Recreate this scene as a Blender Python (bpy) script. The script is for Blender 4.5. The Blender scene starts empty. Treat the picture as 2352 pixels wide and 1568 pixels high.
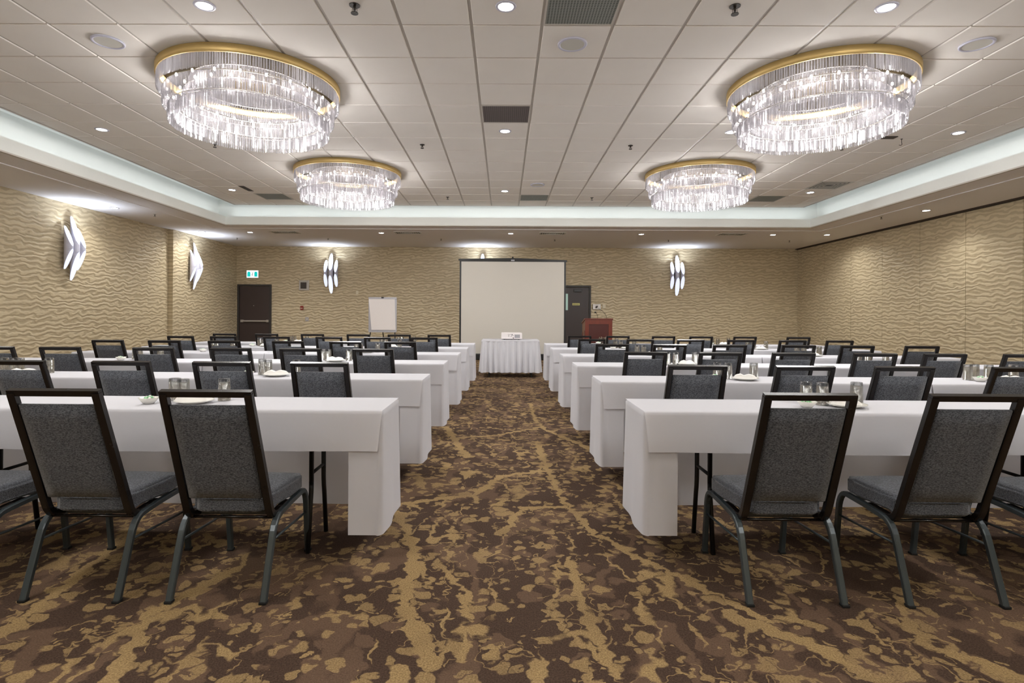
import bpy, bmesh, math, random
from mathutils import Vector, Matrix
random.seed(7)
PI = math.pi
sc = bpy.context.scene
col = sc.collection

# ------------------------------------------------------------------ camera
F, CX, CY, YAW, PIT, ROL, CAMH = 1290.23, 1149.81, 724.44, .0061, .0016, -.0059, 1.238
def cam_rot():
    Rz = Matrix.Rotation(YAW, 3, 'Z'); Rx = Matrix.Rotation(PIT, 3, 'X'); Ry = Matrix.Rotation(ROL, 3, 'Y')
    R = Rz @ Rx @ Ry
    return Matrix((R.col[0], R.col[2], -R.col[1])).transposed()
cd = bpy.data.cameras.new('camera'); cam = bpy.data.objects.new('camera', cd); col.objects.link(cam)
cam.matrix_world = Matrix.Translation((0, 0, CAMH)) @ cam_rot().to_4x4()
cd.sensor_width = 36; cd.lens = F / 2352 * 36
cd.shift_x = (1176 - CX) / 2352; cd.shift_y = (CY - 784) / 2352
cd.clip_start = .05; cd.clip_end = 100
sc.camera = cam

# ------------------------------------------------------------------ world and exposure
w = bpy.data.worlds.new('world'); sc.world = w; w.use_nodes = True
w.node_tree.nodes['Background'].inputs[0].default_value = (.9, .95, 1, 1)
w.node_tree.nodes['Background'].inputs[1].default_value = 0.0
sc.view_settings.view_transform = 'Standard'; sc.view_settings.look = 'None'
sc.view_settings.gamma = 1; sc.view_settings.use_curve_mapping = False
sc.view_settings.exposure = 0.46
sc.cycles.max_bounces = 8; sc.cycles.diffuse_bounces = 4; sc.cycles.glossy_bounces = 4
sc.cycles.transmission_bounces = 8; sc.cycles.transparent_max_bounces = 14
sc.cycles.use_adaptive_sampling = True; sc.cycles.adaptive_threshold = .14
sc.cycles.caustics_reflective = False; sc.cycles.caustics_refractive = False
sc.cycles.sample_clamp_indirect = 4; sc.cycles.sample_clamp_direct = 0

# room dimensions (metres)
TZ, SZ, D = 3.747, 3.31, 16.9            # tile ceiling, soffit, far wall
XL, XL2, XR, YB = -8.20, -8.08, 8.80, -3.0
TX0, TX1, TY0, TY1 = -6.133, 6.751, -2.0, 12.73   # tile field
LX0, LX1, LY0, LY1 = -6.38, 6.95, -2.2, 12.80     # lip of the cove

# lamp and added fill light levels
P_DOWN, P_SOF, P_CHAND, P_COVE, P_SCONCE = 7, 50, 5, 8, 11
P_CENTRE = 180
WARM = (1, .985, .96)
def light(kind, loc, power, color=(1, .95, .9), radius=.05, rot=(0, 0, 0), angle=None, blend=.6, size=None):
    l = bpy.data.lights.new('lamp_or_fill_light', kind); l.energy = power; l.color = color
    if kind == 'SPOT': l.spot_size = angle; l.spot_blend = blend; l.shadow_soft_size = radius
    elif kind == 'POINT': l.shadow_soft_size = radius
    else: l.shape = 'RECTANGLE'; l.size, l.size_y = size
    o = bpy.data.objects.new('lamp_or_fill_light', l); col.objects.link(o); o.location = loc; o.rotation_euler = rot
    return o
COOL = (.86, .95, 1)
for (x, y, rz, L) in (((TX0+TX1)/2, LY1+.16, 0, LX1-LX0), ((TX0+TX1)/2, LY0-.16, PI, LX1-LX0),
                      (LX0-.14, (LY0+LY1)/2, PI/2, LY1-LY0), (LX1+.14, (LY0+LY1)/2, -PI/2, LY1-LY0)):
    light('AREA', (x, y, 3.53), P_COVE*L/13, COOL, rot=(PI-.25, 0, rz), size=(L, .08))

# ------------------------------------------------------------------ mesh helpers
class MB:
    def __init__(s): s.v = []; s.f = []; s.m = []; s.sm = []
    def add(s, vs, fs, m=0, sm=False):
        o = len(s.v); s.v += [tuple(p) for p in vs]
        for f in fs: s.f.append(tuple(i+o for i in f)); s.m.append(m); s.sm.append(sm)
        return s
    def box(s, x0, x1, y0, y1, z0, z1, m=0, bev=0):
        if bev <= 0:
            return s.add([(x0,y0,z0),(x1,y0,z0),(x1,y1,z0),(x0,y1,z0),(x0,y0,z1),(x1,y0,z1),(x1,y1,z1),(x0,y1,z1)],
                  [(0,3,2,1),(4,5,6,7),(0,1,5,4),(1,2,6,5),(2,3,7,6),(3,0,4,7)], m)
        bm = bmesh.new(); bmesh.ops.create_cube(bm, size=1)
        for v in bm.verts: v.co = Vector(((x0+x1)/2+v.co.x*(x1-x0), (y0+y1)/2+v.co.y*(y1-y0), (z0+z1)/2+v.co.z*(z1-z0)))
        bmesh.ops.bevel(bm, geom=bm.edges[:], offset=bev, segments=2, affect='EDGES', profile=.5)
        s.bm(bm, m); return s
    def bm(s, bm, m=0, sm=False):
        bm.verts.index_update()
        s.add([v.co[:] for v in bm.verts], [[v.index for v in f.verts] for f in bm.faces], m, sm); bm.free()
    def prism(s, pts, h0, h1, axis='z', m=0):
        n = len(pts)
        def P(a, b, h): return {'z': (a, b, h), 'y': (a, h, b), 'x': (h, a, b)}[axis]
        vs = [P(a, b, h0) for a, b in pts] + [P(a, b, h1) for a, b in pts]
        return s.add(vs, [tuple(range(n-1, -1, -1)), tuple(range(n, 2*n))] + [(i, (i+1) % n, n+(i+1) % n, n+i) for i in range(n)], m)
    def cyl(s, c, r, z0, z1, n=16, m=0, r1=None, axis='z', sm=True):
        r1 = r if r1 is None else r1; vs = []
        for (rr, h) in ((r, z0), (r1, z1)):
            for i in range(n):
                a = 2*PI*i/n; p = (rr*math.cos(a), rr*math.sin(a))
                vs.append({'z': (c[0]+p[0], c[1]+p[1], h), 'y': (c[0]+p[0], h, c[1]+p[1]), 'x': (h, c[0]+p[0], c[1]+p[1])}[axis])
        o = [(i, (i+1) % n, n+(i+1) % n, n+i) for i in range(n)]
        s.add(vs, o, m, sm); k = len(s.v)-2*n
        s.f += [tuple(k+i for i in range(n-1, -1, -1)), tuple(k+n+i for i in range(n))]; s.m += [m, m]; s.sm += [False, False]
        return s
    def lathe(s, prof, c=(0, 0, 0), n=24, m=0, close=False):
        k = len(prof); vs = []
        for i in range(n):
            a = 2*PI*i/n
            for r, z in prof: vs.append((c[0]+r*math.cos(a), c[1]+r*math.sin(a), c[2]+z))
        fs = []
        for i in range(n):
            j = (i+1) % n
            for q in range(k if close else k-1):
                q2 = (q+1) % k; fs.append((i*k+q, j*k+q, j*k+q2, i*k+q2))
        return s.add(vs, fs, m, True)
    def sweep(s, path, w, h, up=(0, 0, 1), m=0, n=4, closed=False):
        # rectangular (n=4, softened corners) or round (n>4) tube along a path; w across, h along 'up'
        path = [Vector(p) for p in path]; N = len(path); rings = []
        if n == 4:
            c = min(w, h)*.18
            prof = [(w/2-c, -h/2), (w/2, -h/2+c), (w/2, h/2-c), (w/2-c, h/2), (-w/2+c, h/2), (-w/2, h/2-c), (-w/2, -h/2+c), (-w/2+c, -h/2)]
        else: prof = [(w/2*math.cos(2*PI*i/n), h/2*math.sin(2*PI*i/n)) for i in range(n)]
        up = Vector(up)
        for i, p in enumerate(path):
            a = path[(i-1) % N] if (i or closed) else p; b = path[(i+1) % N] if (i < N-1 or closed) else p
            t = (b-a).normalized(); sc_ = 1
            if i and i < N-1 or closed:
                d1 = (p-a).normalized(); d2 = (b-p).normalized(); sc_ = 1/max(.5, math.sqrt((1+d1.dot(d2))/2))
            sd = t.cross(up)
            if sd.length < 1e-4: sd = t.cross(Vector((1, 0, 0)))
            sd.normalize(); u = sd.cross(t)
            rings.append([p+sd*x+u*y*(sc_ if n == 4 else 1) for x, y in prof])
        k = len(prof); vs = [q for r in rings for q in r]; fs = []
        for i in range(N if closed else N-1):
            j = (i+1) % N
            for q in range(k): fs.append((i*k+q, i*k+(q+1) % k, j*k+(q+1) % k, j*k+q))
        if not closed: fs += [tuple(range(k-1, -1, -1)), tuple((N-1)*k+q for q in range(k))]
        return s.add(vs, fs, m, n > 4)
    def sphere(s, c, r, seg=12, ring=8, m=0, sz=1):
        return s.lathe([(max(1e-4, r*math.sin(PI*i/ring)), -r*sz*math.cos(PI*i/ring)) for i in range(ring+1)], c, seg, m)
    def build(s, name, mats, parent=None, loc=(0, 0, 0), rz=0):
        me = bpy.data.meshes.new(name); me.from_pydata(s.v, [], s.f)
        for mm in (mats if isinstance(mats, (list, tuple)) else [mats]): me.materials.append(mm)
        me.polygons.foreach_set('material_index', s.m); me.polygons.foreach_set('use_smooth', s.sm)
        bm = bmesh.new(); bm.from_mesh(me); bmesh.ops.recalc_face_normals(bm, faces=bm.faces[:]); bm.to_mesh(me); bm.free()
        me.update()
        o = bpy.data.objects.new(name, me); col.objects.link(o); o.location = loc; o.rotation_euler = (0, 0, rz)
        if parent: o.parent = parent
        return o
def arc(p0, pc, p1, n=5):   # quadratic bend
    p0, pc, p1 = Vector(p0), Vector(pc), Vector(p1)
    return [(p0*(1-t)**2+pc*2*t*(1-t)+p1*t*t) for t in [i/n for i in range(n+1)]]
def empty(name, loc=(0, 0, 0), rz=0):
    o = bpy.data.objects.new(name, None); col.objects.link(o); o.location = loc; o.rotation_euler = (0, 0, rz)
    o.empty_display_size = .1; return o
def tag(o, label, cat, group=None):
    o['label'] = label; o['category'] = cat
    if group: o['group'] = group
    return o
def struct(o): o['kind'] = 'structure'; return o
def copy_tree(o, parent=None):
    c = o.copy(); col.objects.link(c)
    if parent: c.parent = parent
    for ch in list(o.children): copy_tree(ch, c)
    return c

# ------------------------------------------------------------------ materials
def srgb(r, g, b): return tuple(((c/255)/12.92 if c/255 <= .04045 else ((c/255+.055)/1.055)**2.4) for c in (r, g, b))+(1,)
class NT:
    def __init__(s, name):
        s.mat = bpy.data.materials.new(name); s.mat.use_nodes = True; s.t = s.mat.node_tree; s.N = s.t.nodes; s.L = s.t.links
        s.b = s.N['Principled BSDF']; s.out = s.N['Material Output']
    def n(s, typ, **kw):
        nd = s.N.new('ShaderNode'+typ); ins = kw.pop('i', {})
        for k, v in kw.items(): setattr(nd, k, v)
        for k, v in ins.items(): s.set(nd.inputs[k], v)
        return nd
    def set(s, sock, v):
        if hasattr(v, 'links') or isinstance(v, bpy.types.NodeSocket): s.L.new(v, sock)
        else: sock.default_value = v
    def math(s, op, a, b=None, c=None, clamp=False):
        nd = s.N.new('ShaderNodeMath'); nd.operation = op; nd.use_clamp = clamp
        for i, v in enumerate((a, b, c)):
            if v is not None: s.set(nd.inputs[i], v)
        return nd.outputs[0]
    def vm(s, op, a, b=None, out=0, scale=None):
        nd = s.N.new('ShaderNodeVectorMath'); nd.operation = op; s.set(nd.inputs[0], a)
        if b is not None: s.set(nd.inputs[1], b)
        if scale is not None: s.set(nd.inputs['Scale'], scale)
        return nd.outputs['Value' if out == 'v' else 0]
    def mix(s, fac, a, b):
        nd = s.N.new('ShaderNodeMix'); nd.data_type = 'RGBA'
        s.set(nd.inputs[0], fac); s.set(nd.inputs[6], a); s.set(nd.inputs[7], b); return nd.outputs[2]
    def noise(s, vec, scale, detail=2, rough=.5, dist=0, out=0):
        nd = s.n('TexNoise', i={'Scale': scale, 'Detail': detail, 'Roughness': rough, 'Distortion': dist}); s.L.new(vec, nd.inputs['Vector'])
        return nd.outputs[out]
    def co(s): return s.n('TexCoord').outputs['Object']
    def geo(s): return s.n('NewGeometry').outputs['Position']
    def bump(s, h, strength=.3, dist=.01):
        nd = s.n('Bump', i={'Strength': strength, 'Distance': dist}); s.L.new(h, nd.inputs['Height']); s.L.new(nd.outputs[0], s.b.inputs['Normal'])
def simple(name, rgb, rough=.5, metal=0, spec=.5, **kw):
    m = NT(name); m.b.inputs['Base Color'].default_value = srgb(*rgb); m.b.inputs['Roughness'].default_value = rough
    m.b.inputs['Metallic'].default_value = metal; m.b.inputs['Specular IOR Level'].default_value = spec
    # a little unevenness in the finish
    c = m.co(); nz = m.noise(c, kw.get('ns', 25), 2)
    m.L.new(m.math('ADD', m.math('MULTIPLY', nz, .08), rough-.04), m.b.inputs['Roughness'])
    return m.mat
def emis(name, rgb, s):
    m = NT(name); m.b.inputs['Base Color'].default_value = srgb(*rgb); m.b.inputs['Emission Color'].default_value = srgb(*rgb)
    m.b.inputs['Emission Strength'].default_value = s; return m.mat

def mat_wallpaper(name, ax, seam=False):
    m = NT(name); p = m.geo(); sp = m.n('SeparateXYZ'); m.L.new(p, sp.inputs[0])
    u = sp.outputs[ax]; z = sp.outputs[2]
    cmb = m.n('CombineXYZ', i={0: m.math('MULTIPLY', u, 1.0), 1: m.math('MULTIPLY', z, 2.6)}).outputs[0]
    n1 = m.noise(cmb, 1.6, 2, .5); n2 = m.noise(cmb, 4.2, 2, .55)
    sw = m.math('SINE', m.math('ADD', m.math('MULTIPLY', u, 2*PI/.34), m.math('MULTIPLY', n1, 14)))
    zz = m.math('ADD', z, m.math('MULTIPLY', sw, .016))
    zz = m.math('ADD', zz, m.math('MULTIPLY', m.math('SUBTRACT', n1, .5), .16))
    zz = m.math('ADD', zz, m.math('MULTIPLY', m.math('SUBTRACT', n2, .5), .12))
    s_ = m.math('SINE', m.math('MULTIPLY', zz, 2*PI/.088))
    s_ = m.math('ADD', m.math('MULTIPLY', s_, .5), .5)
    n3 = m.noise(p, 160, 2)
    st = m.n('MapRange', i={0: s_, 1: .25, 2: .75}); st.interpolation_type = 'SMOOTHSTEP'
    c = m.mix(st.outputs[0], srgb(182, 167, 138), srgb(207, 193, 162))
    c = m.mix(m.math('MULTIPLY', n3, .25), c, srgb(150, 128, 94))
    m.L.new(c, m.b.inputs['Base Color'])
    m.b.inputs['Metallic'].default_value = .1; m.b.inputs['Roughness'].default_value = .45
    h = m.math('ADD', s_, m.math('MULTIPLY', n3, .12))
    m.bump(h, .7, .011)
    return m.mat
def mat_tile():
    m = NT('ceiling_tile_fibre'); p = m.geo(); n = m.noise(p, 220, 3, .7); n2 = m.noise(p, 3, 2)
    c = m.mix(n2, srgb(236, 231, 224), srgb(242, 238, 231)); c = m.mix(m.math('MULTIPLY', n, .25), c, srgb(214, 208, 200))
    m.L.new(c, m.b.inputs['Base Color']); m.b.inputs['Roughness'].default_value = .95; m.b.inputs['Specular IOR Level'].default_value = .1
    m.bump(n, .15, .002); return m.mat
def mat_paint(name, rgb, rough=.8):
    m = NT(name); n = m.noise(m.geo(), 40, 3); m.L.new(m.mix(m.math('MULTIPLY', n, .12), srgb(*rgb), srgb(*[v*.9 for v in rgb])), m.b.inputs['Base Color'])
    m.b.inputs['Roughness'].default_value = rough; m.b.inputs['Specular IOR Level'].default_value = .25; m.bump(n, .04, .002); return m.mat
def mat_fabric(name, a, b):
    m = NT(name); p = m.co(); sp = m.n('SeparateXYZ'); m.L.new(p, sp.inputs[0])
    cm = m.n('CombineXYZ', i={0: m.math('MULTIPLY', sp.outputs[0], .45), 1: sp.outputs[1], 2: sp.outputs[2]}).outputs[0]
    n = m.noise(cm, 260, 3, .8); n2 = m.noise(p, 30, 2)
    st = m.n('MapRange', i={0: n, 1: .38, 2: .66}).outputs[0]
    c = m.mix(st, srgb(*a), srgb(*b)); c = m.mix(m.math('MULTIPLY', n2, .15), c, srgb(*a)); m.L.new(c, m.b.inputs['Base Color'])
    m.b.inputs['Roughness'].default_value = .9; m.b.inputs['Sheen Weight'].default_value = .25; m.b.inputs['Specular IOR Level'].default_value = .2
    m.bump(n, .6, .0015); return m.mat
def mat_linen():
    m = NT('white_table_linen'); p = m.co(); n = m.noise(p, 7, 3, .55); n2 = m.noise(p, 500, 2)
    m.L.new(m.mix(m.math('MULTIPLY', n2, .3), srgb(228, 228, 235), srgb(214, 213, 221)), m.b.inputs['Base Color'])
    m.b.inputs['Roughness'].default_value = .85; m.b.inputs['Specular IOR Level'].default_value = .2; m.b.inputs['Sheen Weight'].default_value = .1
    m.bump(m.math('ADD', n, m.math('MULTIPLY', n2, .03)), .22, .015)
    t = m.n('BsdfTranslucent', i={'Color': srgb(228, 224, 224)}); x = m.n('MixShader', i={0: .22}); m.L.new(m.b.outputs[0], x.inputs[1]); m.L.new(t.outputs[0], x.inputs[2]); m.L.new(x.outputs[0], m.out.inputs[0]); return m.mat
def mat_wood():
    m = NT('cherry_wood'); p = m.co(); sp = m.n('SeparateXYZ'); m.L.new(p, sp.inputs[0])
    cm = m.n('CombineXYZ', i={0: m.math('MULTIPLY', sp.outputs[0], 9), 1: m.math('MULTIPLY', sp.outputs[1], 9), 2: sp.outputs[2]}).outputs[0]
    n = m.noise(cm, 4, 4, .6, 1.5)
    m.L.new(m.mix(n, srgb(70, 22, 12), srgb(116, 46, 26)), m.b.inputs['Base Color']); m.b.inputs['Roughness'].default_value = .3; return m.mat
SEG = [([(.36,4.54),(.41,3.8),(.5,3.28),(.67,2.95),(1.1,2.3)], .020),
 ([(.36,4.54),(-.01,4.37),(-.2,3.9),(-.67,3.7)], .026), ([(.4,3.66),(.14,3.64),(-.02,3.2)], .020),
 ([(-.65,3.53),(-.46,2.95),(-.42,2.4),(-.25,2.0)], .032), ([(-.46,2.95),(-.32,2.55)], .010),
 ([(-.34,2.85),(-.14,2.49),(-.15,2.0)], .014), ([(.34,2.88),(.34,2.43),(.4,1.94)], .018), ([(.26,2.73),(.21,2.3),(.36,2.05)], .009),
 ([(.38,8.03),(.38,6.74),(.45,6.2),(.81,5.33)], .024), ([(.44,6.34),(-.04,5.88),(-.5,5.7)], .022), ([(-.64,6.26),(-.32,4.95)], .035),
 ([(.33,5.55),(.36,4.54)], .03), ([(-1.3,1.85),(-1.46,2.3),(-1.30,2.75)], .028), ([(-1.9,2.0),(-2.1,3.2)], .024),
 ([(1.35,1.8),(1.2,2.1),(.95,2.35)], .035), ([(1.9,1.85),(1.6,2.15),(1.75,2.5)], .022)]
def mat_carpet():
    m = NT('brown_and_gold_branch_carpet'); p = m.geo()
    dn = m.n('TexNoise', i={'Scale': 11.0, 'Detail': 2.0, 'Roughness': .6}); m.L.new(p, dn.inputs['Vector'])
    off = m.vm('SCALE', m.vm('SUBTRACT', dn.outputs['Color'], (.5, .5, .5)), scale=.12)
    q = m.vm('MULTIPLY', m.vm('ADD', p, off), (1, 1, 0))
    dist = None
    for pts, r in SEG:
        for a, b in zip(pts[:-1], pts[1:]):
            ax, ay = a; bx, by = b[0]-a[0], b[1]-a[1]; L2 = bx*bx+by*by
            pa = m.vm('SUBTRACT', q, (ax, ay, 0)); h = m.vm('DOT_PRODUCT', pa, (bx/L2, by/L2, 0), out='v')
            h = m.math('MAXIMUM', m.math('MINIMUM', h, 1), 0)
            dd = m.math('SUBTRACT', m.vm('LENGTH', m.vm('SUBTRACT', pa, m.vm('SCALE', (bx, by, 0), scale=h)), out='v'), r)
            dist = dd if dist is None else m.math('MINIMUM', dist, dd)
    # thickness modulation along branches: ragged blossoming edges
    n1 = m.noise(q, 4.2, 3, .6); n2 = m.noise(q, 13, 2, .6)
    dist = m.math('SUBTRACT', dist, m.math('MULTIPLY', m.math('SUBTRACT', n2, .47), .09))
    fA = m.n('MapRange', i={0: dist, 1: .004, 2: -.004}).outputs[0]
    # ridge branches all over the floor
    qs = m.n('Mapping', i={'Rotation': (0, 0, .55), 'Scale': (1, .42, 1)}); m.L.new(q, qs.inputs['Vector'])
    r1 = m.noise(qs.outputs[0], 2.6, 2, .5); ab = m.math('ABSOLUTE', m.math('SUBTRACT', r1, .5))
    wd = m.math('MULTIPLY', m.math('SUBTRACT', n1, .45), .10)
    fB = m.n('MapRange', i={0: m.math('SUBTRACT', ab, wd), 1: .004, 2: -.004}).outputs[0]
    r3 = m.noise(q, 5.2, 2, .5); fT = m.n('MapRange', i={0: m.math('ABSOLUTE', m.math('SUBTRACT', r3, .5)), 1: .011, 2: .006}).outputs[0]
    fT = m.math('MULTIPLY', fT, m.math('GREATER_THAN', m.noise(p, 2.3, 1), .5))
    fB = m.math('MAXIMUM', fB, m.math('MULTIPLY', fT, .75))
    # blossoms
    def blossom(scale, rad, keep, seedoff):
        v = m.n('TexVoronoi', i={'Scale': scale, 'Randomness': .9}); m.L.new(m.vm('ADD', q, (seedoff, seedoff*.7, 0)), v.inputs['Vector'])
        spc = m.n('SeparateColor'); m.L.new(v.outputs['Color'], spc.inputs[0])
        rr = m.math('ADD', m.math('MULTIPLY', spc.outputs[1], rad*.8), rad*.5)
        rr = m.math('ADD', rr, m.math('MULTIPLY', m.math('SUBTRACT', n2, .5), .25))
        f = m.n('MapRange', i={0: m.math('SUBTRACT', v.outputs['Distance'], rr), 1: .03, 2: -.03}).outputs[0]
        hole = m.n('MapRange', i={0: m.math('ADD', v.outputs['Distance'], m.math('MULTIPLY', m.math('SUBTRACT', n2, .5), .3)), 1: .02, 2: .09}).outputs[0]
        hole = m.math('MAXIMUM', hole, m.math('GREATER_THAN', spc.outputs[2], .45))
        return m.math('MULTIPLY', m.math('MULTIPLY', f, hole), m.math('GREATER_THAN', spc.outputs[0], keep))
    fC = blossom(10.5, .36, .22, 3.1); fD = blossom(19, .36, .62, 9.7)
    # large clustered patches
    cl = m.noise(q, 7.5, 4, .65); cbig = m.noise(p, .8, 1)
    fE = m.n('MapRange', i={0: m.math('ADD', cl, m.math('MULTIPLY', cbig, .25)), 1: .755, 2: .765}).outputs[0]
    gold = m.math('MAXIMUM', m.math('MAXIMUM', fA, fB), m.math('MAXIMUM', m.math('MULTIPLY', fC, .82), m.math('MAXIMUM', m.math('MULTIPLY', fD, .8), fE)))
    # mid-brown branches of the pattern
    qs2 = m.n('Mapping', i={'Rotation': (0, 0, -.7), 'Scale': (1, .4, 1), 'Location': (5, 2, 0)}); m.L.new(q, qs2.inputs['Vector'])
    r2 = m.noise(qs2.outputs[0], 2.2, 2, .5); fM = m.n('MapRange', i={0: m.math('ABSOLUTE', m.math('SUBTRACT', r2, .5)), 1: .035, 2: .022}).outputs[0]
    pile = m.noise(p, 330, 2, .7); pile2 = m.n('MapRange', i={0: m.noise(p, 150, 3, .75), 1: .3, 2: .7}).outputs[0]
    spk = m.n('MapRange', i={0: pile, 1: .42, 2: .6}).outputs[0]
    fF = blossom(7.5, .40, .45, 21.3)
    base = m.mix(pile2, srgb(56, 42, 35), srgb(94, 76, 64))
    mid = m.mix(pile2, srgb(92, 72, 58), srgb(124, 101, 83))
    gol = m.mix(pile2, srgb(118, 95, 63), srgb(188, 160, 115))
    # speckled shading inside some gold strokes
    sh = m.n('MapRange', i={0: m.noise(q, 2.4, 2), 1: .5, 2: .72}).outputs[0]
    gfac = m.math('MULTIPLY', gold, m.math('SUBTRACT', 1, m.math('MULTIPLY', m.math('MULTIPLY', sh, spk), .8)))
    c = m.mix(m.math('MULTIPLY', m.math('MAXIMUM', fM, fF), .8), base, mid); c = m.mix(gfac, c, gol)
    m.L.new(c, m.b.inputs['Base Color']); m.b.inputs['Roughness'].default_value = .95; m.b.inputs['Specular IOR Level'].default_value = .1
    m.bump(pile, .7, .004); return m.mat
def mat_crystal():
    m = NT('cut_crystal'); t = m.n('BsdfTransparent', i={0: (.97, .96, .97, 1)}); g = m.n('BsdfGlossy', i={'Color': (.85, .85, .87, 1), 'Roughness': .2})
    tr = m.n('BsdfTranslucent', i={'Color': (.21, .202, .212, 1)}); df = m.n('BsdfDiffuse', i={'Color': (.21, .202, .212, 1)})
    a = m.n('MixShader', i={0: .45}); m.L.new(tr.outputs[0], a.inputs[1]); m.L.new(df.outputs[0], a.inputs[2])
    b = m.n('MixShader', i={0: .17}); m.L.new(a.outputs[0], b.inputs[1]); m.L.new(g.outputs[0], b.inputs[2])
    c = m.n('MixShader', i={0: .42}); m.L.new(t.outputs[0], c.inputs[1]); m.L.new(b.outputs[0], c.inputs[2])
    m.L.new(c.outputs[0], m.out.inputs[0]); return m.mat
def mat_glass():
    m = NT('clear_glass'); m.b.inputs['Transmission Weight'].default_value = 1; m.b.inputs['Roughness'].default_value = .02
    m.b.inputs['IOR'].default_value = 1.4; t = m.n('BsdfTransparent', i={0: (.93, .94, .93, 1)}); x = m.n('MixShader', i={0: .5})
    m.L.new(t.outputs[0], x.inputs[1]); m.L.new(m.b.outputs[0], x.inputs[2]); m.L.new(x.outputs[0], m.out.inputs[0]); return m.mat
def mat_mesh(name, a, b, sc_=130):
    m = NT(name); p = m.geo(); sp = m.n('SeparateXYZ'); m.L.new(p, sp.inputs[0])
    sx = m.math('SINE', m.math('MULTIPLY', sp.outputs[0], sc_*2)); sy = m.math('SINE', m.math('MULTIPLY', sp.outputs[1], sc_*2))
    f = m.math('MAXIMUM', sx, sy); f = m.n('MapRange', i={0: f, 1: .3, 2: .8}).outputs[0]
    m.L.new(m.mix(f, srgb(*a), srgb(*b)), m.b.inputs['Base Color']); m.b.inputs['Roughness'].default_value = .6; return m.mat

M = dict(
 wp_x=mat_wallpaper('gold_wave_wallpaper', 0), wp_y=mat_wallpaper('gold_wave_wallpaper_side', 1),
 tile=mat_tile(), grid=mat_paint('ceiling_grid_metal', (196, 190, 182), .5), white=mat_paint('white_cove_paint', (236, 238, 234)),
 soffit=mat_paint('soffit_paint', (238, 236, 238)), carpet=mat_carpet(), brass=simple('brushed_brass', (206, 178, 118), .5, .55),
 plate=simple('aged_brass', (40, 31, 15), .9, 0, .1), crystal=mat_crystal(), bulb=emis('lit_bulb', (255, 246, 236), 9), lens=emis('lit_lamp_lens', (255, 246, 232), 22),
 seat=mat_fabric('charcoal_tweed', (44, 47, 53), (126, 130, 139)), frame=simple('black_powder_coat', (22, 18, 17), .26, .0, .5),
 leg=simple('dark_grey_metal', (66, 75, 80), .3, .3, .6), rubber=simple('black_rubber', (20, 20, 20), .8),
 linen=mat_linen(), black=simple('black_metal', (18, 17, 17), .4), glass=mat_glass(), china=simple('white_china', (236, 234, 228), .2),
 napkin=mat_paint('napkin_cloth', (238, 236, 232)), door=simple('dark_brown_door', (52, 40, 38), .45), doorframe=simple('charcoal_frame', (46, 42, 40), .5),
 steel=simple('brushed_steel', (178, 174, 170), .35, .7), wood=mat_wood(), wood_dark=simple('dark_cherry_panel', (66, 20, 14), .3), screen=mat_paint('projection_screen', (198, 193, 184)),
 red=simple('red_plastic', (130, 26, 18), .4), ivory=simple('ivory_plastic', (214, 206, 184), .5), dark=simple('dark_grille', (60, 52, 48), .6),
 grille=mat_mesh('grey_grille_mesh', (80, 84, 80), (150, 154, 148)), grille2=mat_mesh('brown_grille_mesh', (66, 58, 58), (104, 96, 94)),
 ltgrey=simple('light_grey_metal', (170, 168, 174), .4, .3), paper=mat_paint('flipchart_paper', (234, 228, 226)),
 acry=simple('white_acrylic', (196, 196, 212), .35), lit=emis('lit_acrylic', (222, 230, 250), .62), green=emis('green_sign_film', (0, 176, 172), .8),
 signw=emis('white_sign_film', (235, 245, 248), .7), yellow=simple('yellow_label', (206, 200, 120), .5), proj=simple('white_projector_shell', (232, 226, 226), .45),
 offwhite=simple('off_white_metal', (205, 203, 195), .55), winglass=emis('lit_vision_glass', (150, 175, 165), .35), spot=simple('dark_sprinkler', (50, 44, 38), .4, .5),
 mint=simple('green_mint_wrapper', (150, 206, 160), .35), wallback=simple('dark_reveal', (58, 46, 38), .6))

# ------------------------------------------------------------------ room shell
m = MB(); m.box(XL-.3, XR+.3, YB-.3, D+.3, -.2, 0); struct(m.build('floor', M['carpet']))
m = MB(); m.box(XL-.3, XR+.3, D, D+.2, 0, 4.1); struct(m.build('wall_far', M['wp_x']))
m = MB(); m.box(XL-.3, XR+.3, YB-.2, YB, 0, 4.1); struct(m.build('wall_rear', M['wp_x']))
m = MB(); m.prism([(XL-.2, YB), (XL, YB), (XL, 13.65), (XL2, 13.65), (XL2, D), (XL-.2, D)], 0, 4.1, 'z'); struct(m.build('wall_left', M['wp_y']))
m = MB()
seams = [9.58-1.205*k for k in range(1, 11)][::-1] + [9.58, 10.77, 11.95, 13.13, 14.32, 15.5, 16.7]
ys = [YB]+seams+[D]
m.box(XR+.012, XR+.2, YB, D, 0, 4.1)
for a, b in zip(ys[:-1], ys[1:]): m.box(XR, XR+.02, a+.004, b-.004, 0, SZ-.035)
struct(m.build('wall_right', M['wp_y']))
m = MB(); m.box(XR-.045, XR, YB, D, SZ-.03, SZ, bev=.004); m.box(XR-.085, XR-.06, YB, D, SZ-.018, SZ); struct(m.build('trim_1', M['wallback']))   # partition track
def ring_strip(o0, o1, z0, z1, mat, name):     # rectangular ring between two outward offsets of the cove lip
    m = MB(); a = (LX0-o0, LX1+o0, LY0-o0, LY1+o0); b = (LX0-o1, LX1+o1, LY0-o1, LY1+o1)
    m.box(b[0], b[1], a[3], b[3], z0, z1); m.box(b[0], b[1], b[2], a[2], z0, z1)
    m.box(b[0], a[0], a[2], a[3], z0, z1); m.box(a[1], b[1], a[2], a[3], z0, z1)
    return struct(m.build(name, mat))
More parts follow.
